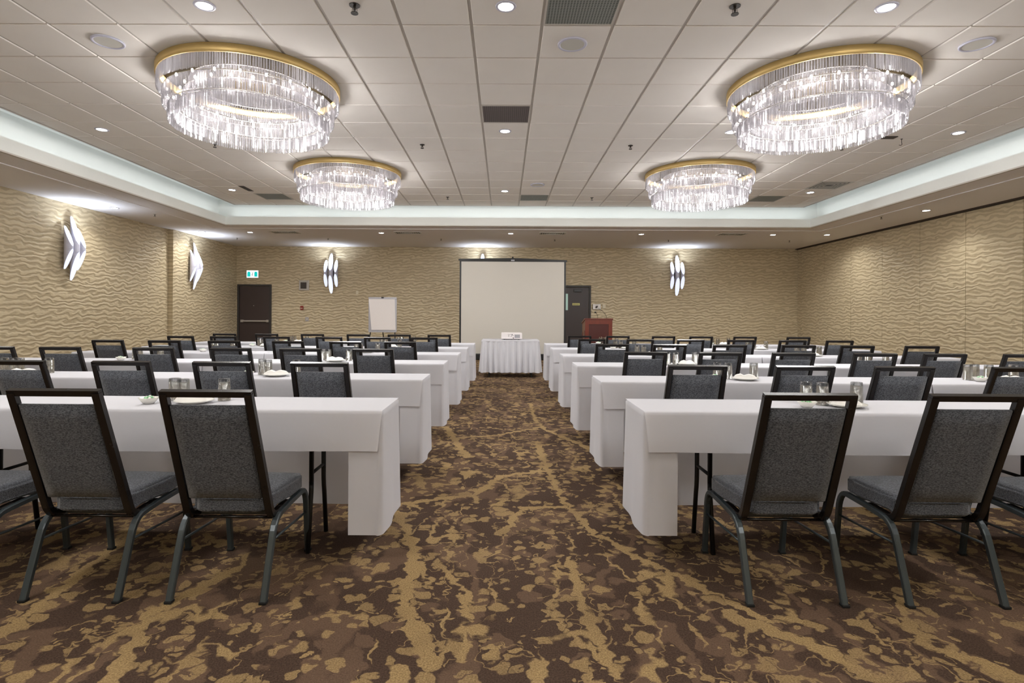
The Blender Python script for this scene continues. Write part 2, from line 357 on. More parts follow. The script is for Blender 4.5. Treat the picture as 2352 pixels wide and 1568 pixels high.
# soffit band round the room, as one slab with the cove opening
m = MB()
m.box(XL-.2, XR+.2, LY1+.03, D+.1, SZ, SZ+.12); m.box(XL-.2, XR+.2, YB-.1, LY0-.03, SZ, SZ+.12)
m.box(XL-.2, LX0-.03, LY0-.03, LY1+.03, SZ, SZ+.12); m.box(LX1+.03, XR+.2, LY0-.03, LY1+.03, SZ, SZ+.12)
m.v = [v for v in m.v]
soff = struct(m.build('ceiling_soffit', M['soffit']))
# tile ceiling
m = MB(); g = .61; X0, Y0 = -.296, 4.828
m.box(TX0, TX1, TY0, TY1, TZ+.004, TZ+.06, 1)
xs = [TX0+.012]+[X0+g*i for i in range(-9, 12)]+[TX1-.012]; yy = [TY0+.012]+[Y0+g*i for i in range(-11, 14) if TY0+.05 < Y0+g*i < TY1-.05]+[TY1-.012]
HOLES = set()
def cell(x, y): return (sum(1 for v in xs if v <= x)-1, sum(1 for v in yy if v <= y)-1)
VENTS = [(.62, 4.5), (.0, 6.95), (.62, 11.8), (-4.87, 11.85), (5.54, 11.85), (6.1, 10.6)]
for v in VENTS: HOLES.add(cell(*v))
for i in range(len(xs)-1):
    for j in range(len(yy)-1):
        if (i, j) in HOLES: continue
        x0, x1, y0, y1 = xs[i]+.012, xs[i+1]-.012, yy[j]+.006, yy[j+1]-.006; b = .006; z0, z1 = TZ-.006, TZ+.006
        m.add([(x0, y0, z1), (x1, y0, z1), (x1, y1, z1), (x0, y1, z1), (x0+b, y0+b, z0), (x1-b, y0+b, z0), (x1-b, y1-b, z0), (x0+b, y1-b, z0)],
              [(4, 5, 6, 7), (0, 1, 5, 4), (1, 2, 6, 5), (2, 3, 7, 6), (3, 0, 4, 7)], 0)
struct(m.build('ceiling', [M['tile'], M['grid']]))
# tile field edge trim and cove
m = MB()
for (x0, x1, y0, y1) in ((TX0-.02, TX1+.02, TY1, TY1+.02), (TX0-.02, TX1+.02, TY0-.02, TY0), (TX0-.02, TX0, TY0, TY1), (TX1, TX1+.02, TY0, TY1)):
    m.box(x0, x1, y0, y1, TZ-.008, TZ+.06)
struct(m.build('trim_2', M['grid']))
m = MB(); o = .32
m.box(LX0-.4, LX1+.4, LY0-.4, LY1+.4, 3.93, 3.98)                                  # cap over the light pocket
for (x0, x1, y0, y1) in ((LX0-.4, LX1+.4, LY1+o, LY1+o+.03), (LX0-.4, LX1+.4, LY0-o-.03, LY0-o), (LX0-o-.03, LX0-o, LY0-o, LY1+o), (LX1+o, LX1+o+.03, LY0-o, LY1+o)):
    m.box(x0, x1, y0, y1, SZ+.05, 3.95)
struct(m.build('ceiling_cove', M['white']))
m = MB()                                                                            # lip fascia
for (x0, x1, y0, y1) in ((LX0-.03, LX1+.03, LY1, LY1+.03), (LX0-.03, LX1+.03, LY0-.03, LY0), (LX0-.03, LX0, LY0, LY1), (LX1, LX1+.03, LY0, LY1)):
    m.box(x0, x1, y0, y1, SZ, 3.486)
struct(m.build('trim_3', M['white']))
ring_strip(.07, .095, SZ-.012, SZ+.001, M['soffit'], 'trim_4')
ring_strip(.54, .565, SZ-.012, SZ+.001, M['soffit'], 'trim_5')
ring_strip(.0, .05, SZ-.02, SZ+.0, M['grid'], 'trim_6')
# base boards
m = MB(); m.box(XL2, -8.04, D-.015, D, 0, .1); m.box(-7.02, 1.55, D-.015, D, 0, .1); m.box(2.62, XR, D-.015, D, 0, .1); struct(m.build('baseboard_far', M['black']))
m = MB(); m.box(XL, XL+.015, YB, 13.65, 0, .1); m.box(XL2, XL2+.015, 13.65, D-.02, 0, .1); struct(m.build('baseboard_left', M['black']))
m = MB(); m.box(XR-.015, XR, YB, D-.02, 0, .1); struct(m.build('baseboard_right', M['black']))

# doors
def door(name, x0, x1, ztop, kind):
    r = empty(name, (x0, D, 0)); r['kind'] = 'structure'; W = x1-x0; y = -.0
    m = MB(); m.box(0, .055, -.05, .0, 0, ztop, bev=.006); m.box(W-.055, W, -.05, 0, 0, ztop, bev=.006); m.box(0.055, W-.055, -.05, 0, ztop-.055, ztop, bev=.006)
    m.build('door_frame', M['doorframe'], r)
    m = MB(); m.box(.062, W-.062, -.022, -.001, .01, ztop-.062, bev=.003)
    lf = m.build('door_leaf', M['door'], r)
    if kind == 'bar':
        m = MB(); m.box(.13, W-.07, -.085, -.055, 1.035, 1.08, bev=.006); m.build('push_bar', M['steel'], r)
        m = MB(); m.box(.12, .2, -.09, -.022, 1.02, 1.095, bev=.006); m.box(W-.13, W-.062, -.09, -.022, 1.02, 1.095, bev=.006); m.build('bar_bracket', M['steel'], r)
        m = MB(); m.cyl((W/2-.02, 1.52), .012, -.03, -.02, axis='y'); m.build('peephole', M['steel'], r)
    else:
        m = MB(); m.box(W-.52, W-.28, -.075, -.022, 1.985, 2.065, bev=.008); m.build('door_closer', M['black'], r)
        m = MB(); m.box(.22, .345, -.028, -.02, 1.44, 1.93); m.build('vision_glass', M['winglass'], r)
        m = MB(); m.box(W-.555, W-.335, -.026, -.021, 1.585, 1.65); m.build('label_plate', M['yellow'], r)
        m = MB()
        for k in range(9): m.box(W-.54+k*.021, W-.527+k*.021, -.0275, -.0255, 1.605, 1.628)
        m.build('label_lettering', M['door'], r)
    return r
door('door_1', -8.035, -7.01, 2.16, 'bar'); door('door_2', 1.57, 2.605, 2.18, 'closer')

# ------------------------------------------------------------------ ceiling fittings
def downlight(x, y, z, power, label, group, spread=2.3):
    r = tag(empty('downlight', (x, y, z)), label, 'ceiling light', group)
    m = MB(); m.lathe([(.062, .0), (.085, .0), (.083, -.006), (.064, -.008), (.06, -.002)], n=24, close=True); m.build('trim_ring', M['acry'], r)
    m = MB(); m.cyl((0, 0), .06, -.004, -.001, 24); m.build('lamp_lens', M['lens'], r)
    if power: light('SPOT', (x, y, z-.03), power, WARM, .04, (0, 0, 0), spread, .9)
    return r
G1 = 'downlights in the tile ceiling'; G2 = 'downlights in the lowered soffit'
TD = [(-2.44, 4.53, 'front left'), (0, 4.53, 'front centre'), (3.06, 4.53, 'front right'), (-5.47, 7.58, 'left of the nearest left chandelier'),
      (0, 7.58, 'just beyond the brown centre vent'), (3.05, 7.58, 'hiding behind the nearest right chandelier'), (6.09, 7.58, 'right of the nearest right chandelier'),
      (-5.46, 11.21, 'left of the far left chandelier'), (0, 11.21, 'between the two far chandeliers'), (6.08, 11.21, 'right of the far right chandelier')]
zt = TZ-.006
for x, y, s in TD: downlight(x, y, zt, P_DOWN, 'round recessed downlight in white tile, '+s, G1)
for x, y in ((-5.47, 4.5), (6.09, 4.5), (-5.47, 1.4), (-2.44, 1.4), (0, 1.4), (3.05, 1.4), (6.09, 1.4), (-2.44, -1.0), (3.05, -1.0)):
    light('SPOT', (x, y, zt-.03), P_DOWN*(1 if y > 1 else .4), WARM, .04, (0, 0, 0), 2.0, .9)  # added fill spots out of view, no downlight fixtures built for them
zs = SZ
SPREAD = 2.75
for x, y, s in [(-6.37, 14.02, 'leftmost of the far row, above the exit door'), (-3.08, 14.02, 'above the flipchart easel'), (.155, 14.02, 'above the projection screen'),
      (3.41, 14.02, 'right of the projection screen'), (6.68, 14.02, 'near the far right corner'), (8.0, 13.98, 'closest to the far right corner by the side wall'),
      (-7.56, 13.99, 'beside the far left wall sconce'), (-7.61, 10.9, 'beside the nearest left wall sconce'), (8.05, 10.77, 'over the right wall panels')]:
    downlight(x, y, zs, P_SOF*(2.3 if y > 13.9 and x < 7.9 and x > -7.5 else 1), 'round recessed soffit downlight '+s, G2, SPREAD if y > 13.9 else 2.3)
for x, y in ((-7.6, 7.7), (8.05, 7.6), (-7.6, 4.5), (8.05, 4.4), (-7.6, 1.3), (8.05, 1.2), (-4, -2.7), (0, -2.7), (4, -2.7)):
    light('SPOT', (x, y, zs-.03), P_SOF, WARM, .04, (0, 0, 0), 2.3, .9)  # unseen soffit spots without fixtures, added to fill the room

def vent(x0, x1, y0, y1, z, mat, label, kind='grille'):
    r = tag(empty('ceiling_vent', ((x0+x1)/2, (y0+y1)/2, z)), label, 'vent'); cx, cy = (x0+x1)/2, (y0+y1)/2; a, b = (x1-x0)/2, (y1-y0)/2
    m = MB(); t = .018
    m.box(-a, a, -b, -b+t, -.006, .006); m.box(-a, a, b-t, b, -.006, .006); m.box(-a, -a+t, -b+t, b-t, -.006, .006); m.box(a-t, a, -b+t, b-t, -.006, .006)
    m.build('vent_frame', M['offwhite'] if kind == 'slot' else M['grid'], r)
    if kind == 'grille':
        m = MB(); m.box(-a+t, a-t, -b+t, b-t, -.002, .004); m.build('vent_mesh', mat, r)
    else:
        m = MB(); m.box(-a+t, a-t, -b+t, b-t, -.0005, .003); m.build('vent_backing', M['black'], r)
        n = 5; k = 0; m = MB()
        for i in range(n):                     # concentric louvre rings
            f0 = 1-(i+.15)/n*.85; f1 = f0-.085; A, B = (a-t)*f0, (b-t)*f0; A1, B1 = max(.01, A-.014), max(.01, B-.014)
            m.box(-A, A, -B, -B1, -.004, -.001); m.box(-A, A, B1, B, -.004, -.001); m.box(-A, -A1, -B1, B1, -.004, -.001); m.box(A1, A, -B1, B1, -.004, -.001)
        m.build('vent_louvre', M['offwhite'], r)
    return r
def cellbox(x, y): i, j = cell(x, y); return xs[i]+.005, xs[i+1]-.005, yy[j]+.005, yy[j+1]-.005
lab = ['large grey mesh return vent at the front of the ceiling', 'dark brown mesh return vent between the nearest chandeliers', 'grey mesh vent near the cove above the screen',
       'grey mesh vent beside the far left chandelier', 'grey mesh vent beside the far right chandelier', 'white louvred air diffuser near the right cove']
for k, (x, y) in enumerate(VENTS):
    b = cellbox(x, y); vent(*b, TZ-.002, M['grille2'] if k == 1 else M['grille'], lab[k], 'slot' if k == 5 else 'grille')
for x, y, s in ((-5.48, 13.99, 'leftmost of four'), (-2.4, 13.98, 'second from the left'), (1.19, 13.97, 'above the projection screen'), (5.64, 13.97, 'rightmost of four')):
    v = vent(x-.33, x+.33, y-.19, y+.19, SZ-.004, None, 'square louvred soffit diffuser, '+s+' along the far soffit', 'slot'); v['group'] = 'soffit diffusers'
r = tag(empty('ceiling_slot', (-5.12, 11.09, TZ)), 'narrow dark slot in the ceiling tile left of the far left chandelier', 'slot')
m = MB(); m.box(-.05, .05, -.22, .22, -.012, .0); m.build('slot_plate', M['dark'], r)
def sprinkler(x, y, z, s, label, group):
    r = tag(empty('fire_sprinkler', (x, y, z)), label, 'sprinkler', group)
    m = MB(); m.cyl((0, 0), .035*s, -.006, 0, 16); m.build('escutcheon', M['spot'] if s > .9 else M['offwhite'], r)
    m = MB(); m.cyl((0, 0), .009*s, -.035*s, -.004, 8); m.sweep([(-.014*s, 0, -.02*s), (-.016*s, 0, -.04*s), (0, 0, -.05*s)], .004*s, .004*s, (0, 1, 0), n=6); m.sweep([(.014*s, 0, -.02*s), (.016*s, 0, -.04*s), (0, 0, -.05*s)], .004*s, .004*s, (0, 1, 0), n=6)
    m.build('sprinkler_body', M['spot'], r)
    m = MB(); m.cyl((0, 0), .024*s, -.055*s, -.05*s, 12); m.build('deflector', M['spot'], r)
for x, y, s in ((-1.22, 4.52, 'front left of the centre downlight'), (1.84, 4.52, 'front right of the large grey vent'), (-1.21, 8.2, 'left of the centre downlights'), (1.83, 8.2, 'right of the centre downlights'),
      (-4.25, 8.2, 'under the rim of the nearest left chandelier'), (4.9, 8.2, 'under the rim of the nearest right chandelier'), (-1.2, 11.8, 'near the far cove on the left'), (1.83, 11.8, 'near the far cove on the right')):
    sprinkler(x, y, zt, 1.25 if y < 5 else 1, 'small dark fire sprinkler in the tile ceiling, '+s, 'tile ceiling sprinklers')
for x, y, s in ((-7.24, 11.58, 'by the left wall'), (-7.19, 15.06, 'in the far left corner'), (-4.74, 15.06, 'beyond the left diffuser'), (-1.7, 15.05, 'left of the screen'), (1.35, 15.06, 'above the screen'),
      (4.39, 15.06, 'above the far right sconce'), (7.6, 15.03, 'in the far right corner'), (7.67, 11.48, 'by the right wall')):
    sprinkler(x, y, SZ, .85, 'tiny dark fire sprinkler in the soffit '+s, 'soffit sprinklers')
def speaker(x, y, label, rad=.135):
    r = tag(empty('ceiling_speaker', (x, y, zt)), label, 'speaker', 'flush ceiling speakers')
    m = MB(); m.lathe([(rad, 0), (rad, -.012), (rad-.008, -.016), (rad-.024, -.012), (rad-.026, 0)], n=32, close=True); m.build('speaker_rim', M['acry'], r)
    m = MB(); m.lathe([(rad-.025, -.01), (rad*.5, -.007), (.03, -.006), (.001, -.006)], n=32); m.build('speaker_cone', M['offwhite'], r)
speaker(-3.65, 5.13, 'round white flush speaker left of the nearest left chandelier'); speaker(.612, 5.15, 'round white flush speaker beside the large grey vent')
speaker(4.285, 5.13, 'round white flush speaker right of the nearest right chandelier'); speaker(.62, 10.65, 'round white flush speaker near the far cove')
r = tag(empty('ceiling_hook', (5.52, 7.85, zt)), 'small black hook hanging from a tile right of the nearest right chandelier', 'hook')
m = MB(); m.sweep([(0, 0, 0), (0, 0, -.05)]+arc((0, 0, -.05), (.02, 0, -.1), (-.035, 0, -.085), 5), .008, .008, (0, 1, 0), n=6); m.build('hook_wire', M['black'], r)
m = MB(); m.cyl((0, 0), .014, -.006, 0, 12); m.build('hook_base', M['black'], r)
r = tag(empty('ceiling_slot', (5.3, 7.78, zt)), 'small dark slot plate beside the ceiling hook', 'slot'); m = MB(); m.box(-.09, .09, -.05, .05, -.01, 0); m.build('slot_plate', M['dark'], r)

# ------------------------------------------------------------------ chandeliers
def rod_pts(h, r=.0105):
    vs = []; k = 3
    for z, s in ((0, .55), (-.006, 1), (-h+.012, 1), (-h, .3)):
        for i in range(k): a = 2*PI*i/k; vs.append((r*s*math.cos(a), r*s*math.sin(a), z))
    fs = [(2, 1, 0), (9, 10, 11)]
    for q in range(3):
        for i in range(k): fs.append((q*k+i, q*k+(i+1) % k, (q+1)*k+(i+1) % k, (q+1)*k+i))
    return vs, fs
RINGS = [(.885, -.075, .155), (.835, -.225, .165), (.785, -.385, .150), (.60, -.075, .155), (.66, -.225, .165), (.72, -.375, .140)]
def make_chandelier(cx, cy, label):
    r = tag(empty('chandelier', (cx, cy, TZ-.006)), label, 'chandelier', 'tiered crystal ceiling chandeliers')
    m = MB(); m.lathe([(.865, -.01), (.905, -.004), (.905, -.082), (.893, -.086), (.885, -.07), (.865, -.03)], n=96, close=True); m.build('rim_band', M['brass'], r)
    m = MB(); m.lathe([(.001, -.004), (.87, -.004), (.87, -.014), (.001, -.014)], n=64); m.build('ceiling_plate', M['plate'], r)
    for rr, z, h in RINGS[1:3]+RINGS[3:]:
        m = MB(); m.lathe([(rr+.002, z+.001), (rr+.002, z+.006), (rr-.002, z+.006), (rr-.002, z+.001)], n=72, close=True); m.build('tier_ring', M['steel'], r)
    bl = bulb_mesh
    for k in range(44):
        a = 2*PI*k/44; q = .80 if k % 2 else .68; o = bl.copy(); col.objects.link(o); o.parent = r; o.location = (q*math.cos(a), q*math.sin(a), -.205)
    stuff = MB(); cand = []
    for ri, (rr, z, h) in enumerate(RINGS):
        n = int(2*PI*rr/.0235)
        for i in range(n):
            a = 2*PI*(i+.5*(ri % 2))/n+random.uniform(-.0015, .0015); x, y = rr*math.cos(a), rr*math.sin(a)
            cand.append((ri, a, x, y, z+random.uniform(-.004, .004), h))
    toC = math.atan2(-cy, -cx)
    def key(c): 
        d = abs((c[1]-toC+PI) % (2*PI)-PI); return d+(0 if c[0] == 0 else .12 if c[0] == 1 else 9)
    cand.sort(key=key)
    for k, (ri, a, x, y, z, h) in enumerate(cand):
        ang = random.uniform(0, 2.1)
        if k < 100:
            o = rod_mesh[ri].copy(); col.objects.link(o); o.parent = r; o.location = (x, y, z); o.rotation_euler = (0, 0, ang)
        else:
            vs, fs = rods[ri]; ca, sa = math.cos(ang), math.sin(ang)
            stuff.add([(x+p[0]*ca-p[1]*sa, y+p[0]*sa+p[1]*ca, z+p[2]) for p in vs], fs)
    s = stuff.build('crystal_rod_mass', M['crystal'], r); s['kind'] = 'stuff'
    for k in range(8):
        a = 2*PI*k/8+.2; light('POINT', (cx+.75*math.cos(a), cy+.75*math.sin(a), TZ-.19), P_CHAND, WARM, .05)
    light('POINT', (cx, cy, TZ-.46), P_CENTRE, WARM, .35)  # added fill in the hollow centre, no bulb there; brightens the ceiling
    return r
m = MB(); m.sphere((0, 0, 0), .012, 10, 8, 0, 1.5); bulb_mesh = m.build('candle_bulb', M['bulb'])
rods = [rod_pts(h) for _, _, h in RINGS]; rod_mesh = []
for ri in range(2):
    m = MB(); m.add(*rods[ri]); rod_mesh.append(m.build('crystal_rod', M['crystal']))
for x, y, s in ((-2.72, 6.03, 'nearest left one, over the front rows'), (3.34, 6.03, 'nearest right one, over the front rows'), (-2.72, 9.75, 'far left one, above the back rows of chairs'), (3.36, 9.75, 'far right one, above the back rows of chairs')):
    make_chandelier(x, y, 'round tiered crystal chandelier with brass rim, '+s)
for o in [bulb_mesh]+rod_mesh: bpy.data.objects.remove(o)
for x, y in ((-2.72, 2.0), (3.34, 2.0), (-2.72, -1.2), (3.34, -1.2)):
    light('POINT', (x, y, 3.25), P_CENTRE*.40, WARM, .35)  # added out-of-view fill lights without chandeliers, lift surfaces facing the camera

# ------------------------------------------------------------------ wall sconces
def make_sconce():
    r = empty('wall_sconce')                # local: x along the wall, -y out of the wall
    m = MB(); m.box(-.07, .07, -.05, -.002, -.09, .09, bev=.01); m.build('mounting_box', M['black'], r)
    for xc, H, rx, gap in ((-.155, .40, .055, .02), (0, .60, .066, .065), (.155, .40, .055, .02)):
        n = 20; zsn = [-H, -H*.96, -H*.85]+[-H*(1-k/9) for k in range(2, 8)]+[-gap, -gap*.5, 0, gap*.5, gap]; zsn = sorted(set([round(z, 4) for z in zsn]+[round(-z, 4) for z in zsn]))
        d0, d1 = .055, .215; cy, ry = (d0+d1)/2, (d1-d0)/2
        body = MB(); rings = []
        for z in zsn:
            t = max(0, (abs(z)-gap)/(H-gap)); lim = d1-(d1-d0-.004)*t
            s_ = max(-.97, min(1, (lim-cy)/ry)); th = math.asin(s_)
            rings.append([(xc+rx*math.cos(u), -(cy+ry*math.sin(u)), z) for u in [th-(PI+2*th)*i/(n-1) for i in range(n)]])
        fs = [(q*n+i, q*n+(i+1) % n, (q+1)*n+(i+1) % n, (q+1)*n+i) for q in range(len(zsn)-1) for i in range(n)]
        body.add([p for g_ in rings for p in g_], fs+[tuple(range(n)), tuple((len(zsn)-1)*n+i for i in range(n))], 0, False)
        tube = body.build('shade_tube', M['acry'], r)
        for sg in (-1, 1):                  # oval lit faces of the slanted cuts
            m = MB(); row = []; K = 14
            for q in range(K+1):
                z = gap+(H-gap)*q/K; t = q/K; lim = d1-(d1-d0-.004)*t; s_ = max(-1, min(1, (lim-cy)/ry)); hw = rx*math.sqrt(max(0, 1-s_*s_))*.96
                row.append((hw, -lim-.0025, z))
            vs = [(xc-hw, y, sg*z) for hw, y, z in row]+[(xc+hw, y, sg*z) for hw, y, z in row]; k = K+1
            m.add(vs, [(q, q+1, k+q+1, k+q) for q in range(K)]); m.build('lit_face', M['lit'], tube)
    return r
sc0 = make_sconce(); cnt = 0
for loc, rz, lb in (((-5.19, D, 2.50), 0, 'white three-tube wall sconce on the far wall between the exit door and the easel'), ((5.16, D, 2.49), 0, 'white three-tube wall sconce on the far wall right of the lectern'),
        ((-.65, D, 2.51), 0, 'white wall sconce mostly hidden behind the projection screen'), ((XL, 10.5, 2.47), PI/2, 'white three-tube wall sconce, the nearest on the left wall'),
        ((XL2, 14.45, 2.49), PI/2, 'white three-tube wall sconce on the left wall beyond the pilaster')):
    o = sc0 if cnt == 0 else copy_tree(sc0); cnt += 1; o.location = loc; o.rotation_euler = (0, 0, rz); tag(o, lb, 'wall light', 'three-tube wall sconces')
    dx, dy = (0, -1) if rz == 0 else (1, 0)
    SC = (.8, .88, 1)
    light('SPOT', (loc[0]+dx*.27, loc[1]+dy*.27, loc[2]+.12), P_SCONCE*3.6, SC, .05, (PI, 0, 0), 2.6, 1)
    light('POINT', (loc[0]+dx*.03, loc[1]+dy*.03, loc[2]), P_SCONCE*.12, SC, .02)

# ------------------------------------------------------------------ wall fittings
r = tag(empty('exit_sign', (-7.575, D, 2.468)), 'lit green and white exit pictogram sign above the left door', 'sign')
m = MB(); m.box(-.185, .185, -.05, 0, -.12, .12, bev=.006); m.build('sign_case', M['ivory'], r)
m = MB(); m.box(-.175, .175, -.054, -.05, -.11, .11); m.build('sign_face', M['signw'], r)
for s in (-1, 1):
    m = MB(); c = s*.105; m.prism([(c-.045, -.075), (c+.045, -.075), (c+.045, .03), (c+.03*1+.0, .07), (c-.03, .07), (c-.045, .03)], -.058, -.054, 'y'); m.build('green_panel', M['green'], r)
m = MB(); m.cyl((0.006, .04), .011, -.058, -.054, 10, axis='y'); m.prism([(-.004, .025), (.012, .025), (.002, -.02), (.02, -.06), (.01, -.06), (-.008, -.02), (-.022, -.045), (-.028, -.04), (-.012, -.008)], -.058, -.054, 'y')
m.build('figure_symbol', M['ltgrey'], r)
r = tag(empty('wall_speaker', (-6.03, D, 2.14)), 'square metal-framed speaker grille on the far wall beside the exit door', 'speaker')
m = MB(); m.box(-.15, .15, -.03, 0, -.15, .15, bev=.006); m.build('speaker_frame', M['steel'], r)
m = MB(); m.box(-.1, .08, -.036, -.03, -.1, .09, bev=.002)
for k in range(7): m.box(-.09, .07, -.04, -.036, -.09+k*.026, -.08+k*.026)
m.build('speaker_grille', M['dark'], r)
r = tag(empty('fire_alarm_pull', (-6.088, D, 1.46)), 'small red fire alarm pull station below the wall speaker', 'fire alarm')
m = MB(); m.box(-.045, .045, -.045, 0, -.06, .06, bev=.006); m.build('alarm_case', M['red'], r); m = MB(); m.box(-.03, .03, -.055, -.045, -.02, .0); m.build('pull_handle', M['ivory'], r)
r = tag(empty('light_switch', (-5.94, D, 1.12)), 'small wall switch below the red alarm pull', 'switch')
m = MB(); m.box(-.05, .05, -.008, 0, -.06, .06, bev=.003); m.build('switch_plate', M['ltgrey'], r); m = MB(); m.box(-.012, .012, -.02, -.008, -.02, .02); m.build('switch_toggle', M['ivory'], r)
r = tag(empty('wall_plate', (-4.43, D, 1.93)), 'small beige wall plate above the flipchart easel', 'wall plate'); m = MB(); m.box(-.035, .035, -.008, 0, -.055, .055, bev=.003); m.build('cover_plate', M['ivory'], r)
r = tag(empty('thermostat', (2.79, D, 1.55)), 'grey thermostat with dark display right of the door behind the screen', 'thermostat')
m = MB(); m.box(-.13, .11, -.05, 0, -.085, .075, bev=.008); m.build('thermostat_case', M['steel'], r); m = MB(); m.box(-.075, .055, -.062, -.05, -.05, .055, bev=.004); m.build('thermostat_cover', M['proj'], r)
m = MB(); m.box(-.045, .02, -.066, -.062, -.01, .025); m.build('display', M['dark'], r)
r = tag(empty('volume_control', (3.0, D, 1.56)), 'small beige control box beside the thermostat', 'control'); m = MB(); m.box(-.045, .045, -.04, 0, -.06, .06, bev=.005); m.build('control_case', M['ivory'], r)
m = MB(); m.cyl((0, 0), .015, -.055, -.04, 12, axis='y'); m.build('control_knob', M['ivory'], r)

# ------------------------------------------------------------------ projection screen
YS = 12.95; r = tag(empty('projection_screen', (.195, YS, 0)), 'large pull-up tripod projection screen with black borders', 'screen')
m = MB(); m.box(-1.185, 1.185, -.004, .004, .38, 2.50); m.build('screen_fabric', M['screen'], r)
m = MB(); m.box(-1.225, -1.185, -.005, .005, .36, 2.51); m.box(1.185, 1.225, -.005, .005, .36, 2.51); m.box(-1.225, 1.225, -.005, .005, 2.50, 2.53); m.build('black_border', M['black'], r)
m = MB(); m.prism([(-1.25, 2.52), (1.25, 2.50), (1.25, 2.54), (0, 2.585), (-1.25, 2.56)], -.018, .012, 'y'); m.build('top_bar', M['black'], r)
m = MB(); m.box(-.04, .04, -.03, -.018, 2.515, 2.545, bev=.003); m.build('top_handle', M['ltgrey'], r)
m = MB(); m.box(-1.25, 1.25, -.06, .05, .235, .38, bev=.02); m.build('roller_case', M['black'], r)
m = MB(); m.sweep([(0, .06, .12), (0, .06, 2.62)], .035, .035, (0, 1, 0)); m.build('mast', M['black'], r)
for a in (.5, 2.6, 4.71):
    m = MB(); m.sweep([(0, .06, .55), (.62*math.cos(a), .06+.5*math.sin(a)*(1 if a > 4 else .9), .012)], .025, .02, (0, 0, 1)); m.build('leg', M['black'], r)

# ------------------------------------------------------------------ projector and skirted table
YT0, YT1, XT0, XT1 = 11.42, 12.1, -.44, .71
r = tag(empty('projector_table', ((XT0+XT1)/2, (YT0+YT1)/2, 0)), 'small folding table under a pleated white skirt before the screen', 'table'); hx, hy = (XT1-XT0)/2, (YT1-YT0)/2
m = MB(); m.box(-hx+.02, hx-.02, -hy+.02, hy-.02, .715, .745, bev=.004); m.build('tabletop', M['black'], r)
for sx in (-1, 1):
    for sy in (-1, 1):
        m = MB(); m.sweep([(sx*(hx-.14), sy*(hy-.1), .72), (sx*(hx-.14), sy*(hy-.08), 0.0)], .03, .03, (0, 1, 0)); m.build('leg', M['black'], r)
m = MB(); pts = []; per = []
def rrect(hx, hy, rc, step=.012):
    P = []; segs = [((-hx+rc, -hy), (hx-rc, -hy)), ((hx, -hy+rc), (hx, hy-rc)), ((hx-rc, hy), (-hx+rc, hy)), ((-hx, hy-rc), (-hx, -hy+rc))]
    cen = [(hx-rc, -hy+rc), (hx-rc, hy-rc), (-hx+rc, hy-rc), (-hx+rc, -hy+rc)]
    for k, (a, b) in enumerate(segs):
        L = math.dist(a, b); n = max(1, int(L/step)); nrm = [(0, -1), (1, 0), (0, 1), (-1, 0)][k]
        for i in range(n): P.append((a[0]+(b[0]-a[0])*i/n, a[1]+(b[1]-a[1])*i/n, nrm))
        a0 = -PI/2+k*PI/2
        for i in range(6): t = a0+PI/2*i/6; P.append((cen[k][0]+rc*math.cos(t), cen[k][1]+rc*math.sin(t), (math.cos(t), math.sin(t))))
    return P
P_ = rrect(hx, hy, .04); n = len(P_); ringsS = []; s_acc = 0
for lv in range(9):
    t = lv/8; z = .735-(.735-.10)*t; ring = []
    for i, (x, y, nn) in enumerate(P_):
        ph = i*.012/.115*2*PI; am = (.012+.030*t)*(.8+.2*math.sin(i*.13)); o_ = am*math.sin(ph+.8*math.sin(i*.05))+.010+.034*t; ring.append((x+nn[0]*o_, y+nn[1]*o_, z+.004*math.sin(ph*.5)*(lv == 8)))
    ringsS.append(ring)
m.add([p for g_ in ringsS for p in g_], [(q*n+i, q*n+(i+1) % n, (q+1)*n+(i+1) % n, (q+1)*n+i) for q in range(8) for i in range(n)], 0, True)
sk = m.build('table_skirt', M['linen'], None, ((XT0+XT1)/2, (YT0+YT1)/2, 0)); tag(sk, 'pleated white skirt clipped round the projector table', 'table skirt')
m = MB(); m.box(-hx-.012, hx+.012, -hy-.012, hy+.012, .7465, .757, bev=.005); m.box(-hx-.012, hx+.012, -hy-.013, -hy-.008, .725, .75); m.box(-hx-.012, hx+.012, hy+.008, hy+.013, .725, .75)
o = m.build('table_topper', M['linen'], None, ((XT0+XT1)/2, (YT0+YT1)/2, 0)); tag(o, 'flat white cloth covering the top of the projector table', 'tablecloth')
r = tag(empty('projector', (.16, 11.78, .757)), 'white digital projector on the skirted table', 'projector')
m = MB(); m.box(-.215, .215, -.19, .19, .015, .145, bev=.012); m.build('projector_body', M['proj'], r)
m = MB(); m.box(.06, .17, -.1935, -.189, .04, .11); m.build('exhaust_grille', M['ltgrey'], r)
m = MB()
for (x, z, w_, h_) in ((-.07, .115, .015, .006), (-.05, .115, .012, .006), (-.03, .115, .012, .006), (-.01, .115, .01, .006), (.01, .11, .02, .016), (-.06, .088, .025, .006), (.005, .088, .02, .008), (.035, .085, .014, .008), (-.06, .068, .02, .005), (-.01, .068, .016, .008), (.035, .038, .022, .018)):
    m.box(x-w_/2, x+w_/2, -.1935, -.189, z-h_/2, z+h_/2)
m.build('connector_ports', M['black'], r)
m = MB(); m.cyl((-.1, .08), .05, .188, .22, 20, axis='y'); m.build('lens', M['black'], r)
for sx in (-1, 1):
    m = MB(); m.cyl((sx*.15, -.14), .012, 0, .02, 10); m.build('foot', M['black'], r)
m = MB(); m.cyl((0, .14), .012, 0, .02, 10); m.build('foot', M['black'], r)

